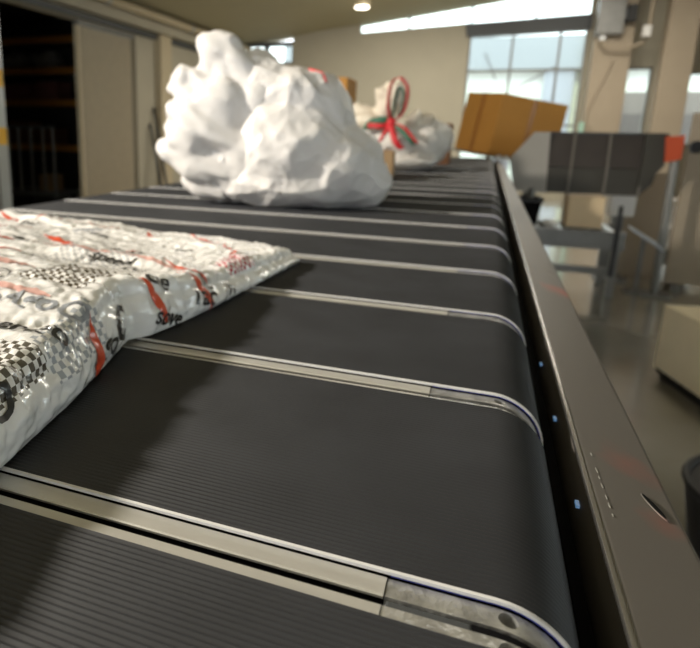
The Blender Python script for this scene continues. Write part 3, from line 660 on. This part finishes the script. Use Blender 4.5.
body = [((-.45, 1.20, 1.075), (.165, .17, .15), (0, 0, .2)), ((-.36, 1.22, 1.04), (.13, .16, .11), (0, 0, .1)), ((-.50, 1.20, 1.15), (.105, .12, .12), (0, .3, 0)),
        ((-.40, 1.21, 1.16), (.10, .12, .085), (0, .55, 0)), ((-.585, 1.17, 1.03), (.105, .12, .09), (0, 0, 0)), ((-.46, 1.17, 1.00), (.19, .13, .06), (0, 0, 0)),
        ((-.55, 1.18, 1.21), (.075, .09, .10), (0, .35, 0)), ((-.505, 1.15, 1.225), (.105, .07, .055), (0, .42, 0)), ((-.43, 1.16, 1.20), (.09, .08, .06), (0, .35, 0)), ((-.31, 1.24, 1.02), (.10, .13, .07), (0, .3, 0)), ((-.375, 1.19, 1.225), (.04, .06, .03), (0, .5, 0))]
sack_mesh('sack_body', body, [], M['sack'], bag, .012, 3, ((8, .008), (18, .004), (42, .0012)), Z0, 3, .045, 6)
def fold(pts, r): return (pts, r)
Yn = 1.12
neck_t = [fold([(-.632, 1.105, 1.325), (-.627, 1.105, 1.27), (-.608, 1.12, 1.22), (-.56, 1.15, 1.16)], [.024, .030, .036, .05]),
          fold([(-.585, 1.105, 1.328), (-.567, 1.11, 1.28), (-.535, 1.13, 1.225), (-.50, 1.15, 1.16)], [.022, .030, .044, .06]),
          fold([(-.706, 1.09, 1.256), (-.655, 1.09, 1.236), (-.59, 1.10, 1.195), (-.545, 1.14, 1.14)], [.020, .026, .034, .05]),
          fold([(-.716, 1.08, 1.222), (-.665, 1.075, 1.20), (-.60, 1.08, 1.165), (-.555, 1.12, 1.12)], [.018, .023, .030, .045]),
          fold([(-.708, 1.07, 1.163), (-.66, 1.06, 1.155), (-.61, 1.065, 1.13), (-.55, 1.10, 1.09)], [.024, .030, .036, .05]),
          fold([(-.715, 1.075, 1.135), (-.69, 1.06, 1.10), (-.64, 1.06, 1.085)], [.018, .024, .028]),
          fold([(-.752, 1.09, 1.082), (-.71, 1.08, 1.072), (-.64, 1.08, 1.055), (-.57, 1.10, 1.04)], [.018, .027, .036, .05]),
          fold([(-.698, 1.08, 1.055), (-.66, 1.07, 1.035), (-.60, 1.09, 1.02)], [.022, .026, .034]),
          fold([(-.69, 1.11, 1.005), (-.65, 1.10, .993), (-.57, 1.10, .985)], [.022, .028, .032])]
sack_mesh('sack_neck', [((-.60, 1.12, 1.255), (.062, .04, .09), (0, .12, 0)), ((-.61, 1.105, 1.30), (.050, .03, .045), (0, .1, 0)), ((-.685, 1.08, 1.235), (.03, .024, .032), (0, 0, 0)), ((-.69, 1.07, 1.15), (.028, .022, .034), (0, 0, 0)), ((-.71, 1.08, 1.068), (.036, .024, .026), (0, 0, 0)), ((-.65, 1.06, 1.12), (.05, .03, .07), (0, 0, 0)), ((-.60, 1.075, 1.15), (.07, .035, .09), (0, .3, 0)), ((-.645, 1.11, 1.20), (.060, .036, .055), (0, .5, 0)), ((-.61, 1.13, 1.13), (.08, .05, .11), (0, .2, 0)), ((-.66, 1.095, 1.135), (.045, .03, .05), (0, 0, 0)), ((-.665, 1.11, 1.06), (.06, .035, .055), (0, 0, 0)), ((-.61, 1.12, 1.02), (.07, .05, .06), (0, 0, 0)), ((-.52, 1.12, 1.16), (.06, .05, .10), (0, .3, 0)), ((-.53, 1.10, 1.06), (.08, .05, .08), (0, .2, 0))], neck_t, M['sack'], bag, .0055, 5, ((13, .008), (28, .004), (60, .0012)), Z0, 6, along=Vector((.86, .1, -.5)).normalized())
sb_ = [c for c in bag.children if c.name.startswith('sack_body')][0]
pm = []
for x, z in ((-.408, 1.258), (-.393, 1.258), (-.378, 1.25), (-.368, 1.24), (-.36, 1.228)):
    hit, loc_, nn_, _i = sb_.ray_cast(Vector((x, .5, z))-bag.location, Vector((0, 1, 0)))
    if hit: pm.append(loc_+bag.location-Vector((0, .001, 0)))
if len(pm) > 1: MB().tube(pm, .0028, 6).build('red_print', M['red'], bag, smooth=True, label='faint red mark at the top')

b2 = thing('beribboned_sack', 'smaller off-white sack tied with red and green ribbons, behind the big sack', 'sack', (-.38, 2.75, .95))
body2 = [((-.42, 2.75, 1.07), (.15, .17, .12), (0, 0, 0)), ((-.30, 2.85, 1.08), (.12, .22, .12), (0, 0, 0)), ((-.52, 2.72, 1.12), (.09, .10, .10), (0, .3, 0)), ((-.39, 2.7, 1.0), (.17, .14, .05), (0, 0, 0)), ((-.24, 2.95, 1.10), (.07, .14, .08), (0, 0, 0))]
sack_mesh('sack_body', body2, [], M['sack2'], b2, .014, 8, ((9, .006), (20, .003)), Z0, 3, .06, 6)
nk = [fold([(-.45, 2.72, 1.16), (-.47, 2.66, 1.23), (-.475, 2.64, 1.31), (-.455, 2.64, 1.345)], [.05, .045, .04, .022]), fold([(-.43, 2.70, 1.18), (-.425, 2.64, 1.26), (-.42, 2.63, 1.33), (-.405, 2.63, 1.36)], [.05, .045, .035, .02]),
      fold([(-.48, 2.72, 1.15), (-.54, 2.66, 1.20), (-.60, 2.66, 1.225), (-.63, 2.66, 1.215)], [.05, .04, .035, .02]), fold([(-.45, 2.66, 1.15), (-.53, 2.62, 1.17), (-.60, 2.62, 1.18)], [.04, .04, .03]),
      fold([(-.36, 2.70, 1.15), (-.33, 2.66, 1.19), (-.31, 2.66, 1.22)], [.04, .03, .018]), fold([(-.34, 2.72, 1.15), (-.28, 2.70, 1.185), (-.25, 2.7, 1.20)], [.035, .026, .016])]
sack_mesh('sack_neck', [((-.44, 2.7, 1.16), (.08, .07, .05), (0, 0, 0))], nk, M['sackcream'], b2, .008, 11, ((12, .006), (30, .003)), Z0, 3)
def bez(pts, n=10):
    out_ = []
    P_ = [Vector(p) for p in pts]
    for i in range(len(P_)-1):
        p0 = P_[max(0, i-1)]; p1 = P_[i]; p2 = P_[i+1]; p3 = P_[min(len(P_)-1, i+2)]
        for k in range(n):
            t = k/n; out_.append(.5*((2*p1)+(p2-p0)*t+(2*p0-5*p1+4*p2-p3)*t*t+(3*p1-p0-3*p2+p3)*t**3))
    out_.append(P_[-1]); return out_
RY = 2.585
def ribbon(pts, m_, w, wd=(0.3, 1, 0.2)): MB().strip(bez(pts), wd, w, .003).build('ribbon', m_, b2, smooth=True)
ribbon([(-.425, RY, 1.17), (-.44, RY-.01, 1.24), (-.43, RY-.02, 1.33), (-.395, RY-.02, 1.355), (-.36, RY-.02, 1.31), (-.37, RY-.01, 1.22), (-.415, RY, 1.165)], M['red'], .03)
ribbon([(-.42, RY+.01, 1.17), (-.415, RY+.01, 1.25), (-.40, RY, 1.315), (-.378, RY, 1.29), (-.385, RY+.01, 1.22), (-.415, RY+.01, 1.17)], M['ribgreen'], .022)
fr_w = (0.25, .05, 1)
ribbon([(-.42, RY-.02, 1.165), (-.46, RY-.04, 1.175), (-.51, RY-.03, 1.165), (-.545, RY, 1.14)], M['ribgreen'], .035, fr_w)
ribbon([(-.42, RY-.03, 1.16), (-.46, RY-.05, 1.15), (-.52, RY-.04, 1.155)], M['red'], .022, fr_w)
ribbon([(-.425, RY-.04, 1.16), (-.44, RY-.06, 1.12), (-.46, RY-.06, 1.085), (-.485, RY-.05, 1.08)], M['red'], .022, (1, .2, .3))
ribbon([(-.42, RY-.04, 1.16), (-.405, RY-.06, 1.12), (-.385, RY-.07, 1.08), (-.36, RY-.06, 1.055)], M['red'], .028, (1, .2, .3))
ribbon([(-.42, RY-.035, 1.16), (-.42, RY-.05, 1.13), (-.412, RY-.055, 1.09), (-.395, RY-.05, 1.06)], M['ribwhite'], .022, (1, .2, .3))
ribbon([(-.415, RY-.03, 1.165), (-.375, RY-.05, 1.14), (-.335, RY-.06, 1.10), (-.31, RY-.05, 1.075)], M['ribgreen'], .022, (1, .2, .4))
ribbon([(-.41, RY-.03, 1.165), (-.36, RY-.05, 1.145), (-.32, RY-.06, 1.105), (-.30, RY-.05, 1.08)], M['red'], .012, (1, .2, .4))
blob((-.42, RY-.03, 1.165), (.022, .018, .022), 2, .2, 1, 2).build('knot', M['red'], b2, smooth=True)

# ------------------------------------------------------------------ printed plastic parcel
pk = thing('printed_parcel', 'flat crinkled white plastic parcel printed with red flames, checks and lettering, left on the belt', 'parcel', (-.45, .3, .95))
XB = [(-.25, -.215), (-.06, -.222), (-.003, -.230), (.065, -.243), (.125, -.258), (.172, -.271), (.187, -.275), (.205, -.264), (.25, -.256), (.297, -.251), (.40, -.244), (.545, -.235)]
TH = [(-.25, .040), (0, .042), (.10, .046), (.15, .051), (.20, .050), (.26, .040), (.34, .031), (.45, .026), (.545, .021)]
def lerp(tab, v):
    for (a0, b0), (a1, b1) in zip(tab, tab[1:]):
        if v <= a1: t = max(0, (v-a0)/(a1-a0)); return b0+(b1-b0)*t
    return tab[-1][1]
VMIN, VMAX = -.20, .545
def parcel(u, v):
    """u: distance over the film from the right-hand bottom edge, v: along the belt -> point"""
    u = max(0, u)
    xb = lerp(XB, v); t = lerp(TH, v); rad = min(.012, t*.45); lean = .010
    s1 = t-rad; s2 = s1+rad*1.57
    if u < s1: k = u/s1; x, z = xb-lean*k*.8-.006*math.sin(k*math.pi)*(-1), u; nx, nz = 1, .15
    elif u < s2: a_ = (u-s1)/rad; x, z = xb-lean*.8-rad+rad*math.cos(a_), s1+rad*math.sin(a_); nx, nz = math.cos(a_), math.sin(a_)
    else:
        d = u-s2; x, z = xb-lean*.8-rad-d, t; nx, nz = 0, 1
        z += .010*min(1, d/.35)                               # bulges slightly away from the edge
        z += .006*math.exp(-((v-.315+.1*d)/.022)**2)*min(1, d/.04)    # cross ridges where the film is folded
        z += .005*math.exp(-((v-.43-.12*d)/.016)**2)*min(1, d/.05)
        z -= .004*math.exp(-((v-.285+.08*d)/.02)**2)*min(1, d/.03)
    y = v+(.08*min(.6, max(0, u-s2)) if v > .40 else .08*min(.6, max(0, u-s2))*max(0, (v+.2)/.6))
    p = Vector((x, y, z)); q = Vector((u*1.0, v, 0))
    h = .0040*noise.noise(q*18)+.0040*abs(noise.noise(Vector((u*16, v*46, 4))))+.0018*abs(noise.noise(q*70+Vector((3, 1, 0))))+.0007*noise.noise(q*170)
    vv = noise.voronoi(q*38+Vector((5, 2, 1)))[0]; h += .0016*(vv[1]-vv[0]-.3)+.0030*(.2-abs(noise.noise(Vector((u*34+7, v*30, 9)))))+.0022*(.2-abs(noise.noise(Vector((u*90, v*60+3, 2)))))+.0010*(.2-abs(noise.noise(Vector((u*150, v*170, 5)))))
    edge = min(1, u/.006)
    h *= edge
    p.x += nx*h; p.z += nz*h
    dv = VMAX-v
    if dv < .02: p.z *= .35+.65*math.sqrt(max(0, 1-(1-dv/.02)**2))
    p.z = max(p.z, .0012); p.z += .9503
    return p
def pnorm(u, v):
    e = .002; a_ = parcel(u+e, v)-parcel(u-e, v); b_ = parcel(u, v+e)-parcel(u, v-e); nn = a_.cross(b_)
    if nn.z < 0 and u > .05: nn = -nn
    elif nn.x < 0 and u <= .05: nn = -nn
    return nn.normalized()
UM = .70; NU, NV = 300, 290
mb = MB(); uvs = []
us = [UM*(i/NU)**1.35 for i in range(NU+1)]
for j in range(NV+1):
    v = VMIN+(VMAX-VMIN)*j/NV
    for i in range(NU+1): mb.v.append(parcel(us[i], v)); uvs.append((us[i], v))
top_n = len(mb.v)
for j in range(NV):
    for i in range(NU): q = j*(NU+1)+i; mb.f.append((q, q+1, q+NU+2, q+NU+1))
# underside and the two open ends
for j in range(NV+1):
    a_ = mb.v[j*(NU+1)]; b_ = mb.v[j*(NU+1)+NU]
    mb.v += [Vector((a_.x-.002, a_.y, .9504)), Vector((b_.x, b_.y, .9504))]
for j in range(NV):
    q = top_n+2*j; mb.f += [(q, q+1, q+3, q+2), (j*(NU+1), (j+1)*(NU+1), q+2, q), (j*(NU+1)+NU, q+1, q+3, (j+1)*(NU+1)+NU)]
for j in (0, NV): mb.f.append(tuple([j*(NU+1)+i for i in range(NU+1)]+[top_n+2*j+1, top_n+2*j]))
film = mb.build('film_wrap', M['film'], pk, smooth=True)
ul = film.data.uv_layers.new(name='UVMap')
for lp in film.data.loops:
    vi = lp.vertex_index; ul.data[lp.index].uv = uvs[vi] if vi < top_n else (0.9, 0.9)
def decal(name, polys, m_, off=.0007, label=None):
    """polys: triangles/quads in (u, v); subdivided finely and laid on the film"""
    bm = bmesh.new()
    for ply in polys:
        try: bm.faces.new([bm.verts.new((a_, b_, 0)) for a_, b_ in ply])
        except ValueError: pass
    bmesh.ops.remove_doubles(bm, verts=bm.verts, dist=1e-5); bmesh.ops.triangulate(bm, faces=bm.faces)
    for _ in range(5):
        es = [e for e in bm.edges if e.calc_length() > .0035]
        if not es: break
        bmesh.ops.subdivide_edges(bm, edges=es, cuts=1); bmesh.ops.triangulate(bm, faces=bm.faces)
    mbd = MB(); bm.verts.index_update()
    for v in bm.verts: mbd.v.append(parcel(v.co.x, v.co.y)+pnorm(v.co.x, v.co.y)*off)
    mbd.f = [tuple(v.index for v in fc.verts) for fc in bm.faces]; bm.free()
    return mbd.build(name, m_, film, smooth=True, label=label)
def text_polys(s, size, u0_, v0_, ang, shear=.25, mirror=False):
    cu_ = bpy.data.curves.new('t', 'FONT'); cu_.body = s; cu_.size = size; cu_.shear = shear; cu_.resolution_u = 3; cu_.offset = size*.018
    ot = bpy.data.objects.new('t', cu_); COL.objects.link(ot); bpy.context.view_layer.update()
    dg = bpy.context.evaluated_depsgraph_get(); me = bpy.data.meshes.new_from_object(ot.evaluated_get(dg))
    ca, sa = math.cos(ang), math.sin(ang); pol = []
    for p in me.polygons:
        ply = []
        for vi in p.vertices:
            x, y = me.vertices[vi].co.x, me.vertices[vi].co.y
            # belt directions: text runs along +X (decreasing u) for ang = 0
            X_, Y_ = x*ca-y*sa, x*sa+y*ca
            ply.append((u0_-X_, v0_+Y_))
        pol.append(ply)
    bpy.data.objects.remove(ot); bpy.data.meshes.remove(me); return pol
def flame(cu0, cv0, L_, w, ang, bend=.3):
    pts_a, pts_b = [], []; n = 10
    for i in range(n+1):
        t = i/n; c = L_*(t-.5); b__ = bend*L_*((t-.5)**2); ww = w*math.sin(math.pi*min(1, t*1.15+.02))**.8*(1-.55*t)
        if t >= .86: ww = w*.12*(1-t)/.14
        for sgn, lst in ((1, pts_a), (-1, pts_b)):
            x, y = c, b__+sgn*ww/2; lst.append((cu0+x*math.cos(ang)-y*math.sin(ang), cv0+x*math.sin(ang)+y*math.cos(ang)))
    return [[pts_a[i], pts_a[i+1], pts_b[i+1], pts_b[i]] for i in range(n)]
fl_red = [(.10, .035, .07, .016, 1.2), (.17, .10, .10, .018, .5), (.23, .16, .10, .02, .35), (.02, .118, .05, .016, .2), (.035, .215, .055, .011, -.1), (.03, .285, .06, .012, -.15), (.055, .30, .06, .010, .2),
          (.26, .24, .11, .016, .2), (.33, .30, .12, .018, .1), (.16, .345, .05, .012, -.9), (.27, .36, .09, .014, .4), (.38, .38, .09, .013, 2.5), (.08, .46, .07, .010, 1.0), (.13, .49, .08, .009, .5), (.20, .47, .07, .009, .9),
          (.28, .47, .08, .010, .3), (.36, .49, .09, .010, 2.6), (.45, .46, .09, .010, .4), (.05, .42, .05, .008, 1.4), (.22, .04, .07, .015, 1.0), (.30, .10, .09, .017, .7), (.40, .25, .1, .016, .3), (.45, .33, .1, .014, .6)]
for (a_, b_, L_, w_, an) in fl_red: decal('flame_print', flame(a_, b_, L_, w_, an), M['ink_red'])
for (a_, b_, L_, w_, an) in ((.12, .13, .09, .012, .2), (.18, .19, .10, .012, .1), (.20, .30, .12, .010, .05), (.10, .30, .10, .007, .1), (.30, .20, .1, .012, .3)): decal('flame_print', flame(a_, b_, L_, w_, an, .1), M['ink_pink'], label='faded red flame')
PI = math.pi
texts = [('erego', .022, .085, .065, .2, 'ink_black'), ('ngu', .026, .21, .02, -.2, 'ink_black'), ('ro', .026, .10, .255, .2, 'ink_black'), ('ero', .024, .26, .41, -.1, 'ink_black'), ('rac', .024, .40, .43, .1, 'ink_black'), ('go', .022, .12, .40, .3, 'ink_black'),
         ('sove', .024, .33, .16, .3, 'ink_black'), ('speed', .024, .46, .22, .2, 'ink_black'), ('oe', .026, .045, .215, 1.0, 'ink_black'), ('ra', .02, .008, .33, 1.35, 'ink_black'),
         ('ngu', .030, .145, .045, -.1, 'ink_black'), ('go', .026, .012, .125, 1.3, 'ink_black'), ('C', .034, .012, .150, 1.5, 'ink_black'), ('sove', .022, .012, .205, 1.25, 'ink_black'), ('rac', .026, .014, .265, 1.3, 'ink_black'),
         ('e r o G', .026, .185, .355, -.25, 'ink_black'), ('oAgo', .030, .130, .10, .1, 'ink_grey'), ('race', .028, .22, .12, .2, 'ink_black'), ('speed', .022, .16, .285, -.1, 'ink_black'), ('O', .030, .06, .10, .4, 'ink_grey'),
         ('go', .03, .30, .22, .3, 'ink_black'), ('erego', .026, .30, .32, -.2, 'ink_black'), ('O', .026, .028, -.01, 1.2, 'ink_black'), ('racing', .024, .42, .30, .1, 'ink_black'), ('go', .030, .36, .16, .2, 'ink_grey'), ('speed', .02, .30, .43, .1, 'ink_grey')]
for (s_, sz, u_, v_, an, mk_) in texts: decal('lettering', text_polys(s_, sz, u_, v_, an), M[mk_], .0008)
def swirl(cu0, cv0, r, turns=1.4, w=.0016):
    pol = []; n = 40; pr_ = None
    for i in range(n+1):
        t = i/n; a_ = t*turns*2*PI; rad = r*(1-.6*t); c = (cu0+rad*math.cos(a_), cv0+rad*.7*math.sin(a_)); d = (cu0+(rad-w)*math.cos(a_), cv0+(rad-w)*.7*math.sin(a_))
        if pr_: pol.append([pr_[0], c, d, pr_[1]])
        pr_ = (c, d)
    return pol
for (a_, b_, r_) in ((.16, .15, .030), (.20, .09, .020), (.27, .13, .03), (.13, .08, .018), (.03, .30, .014), (.24, .21, .026)): decal('swirl_print', swirl(a_, b_, r_), M['ink_black'], .0008)
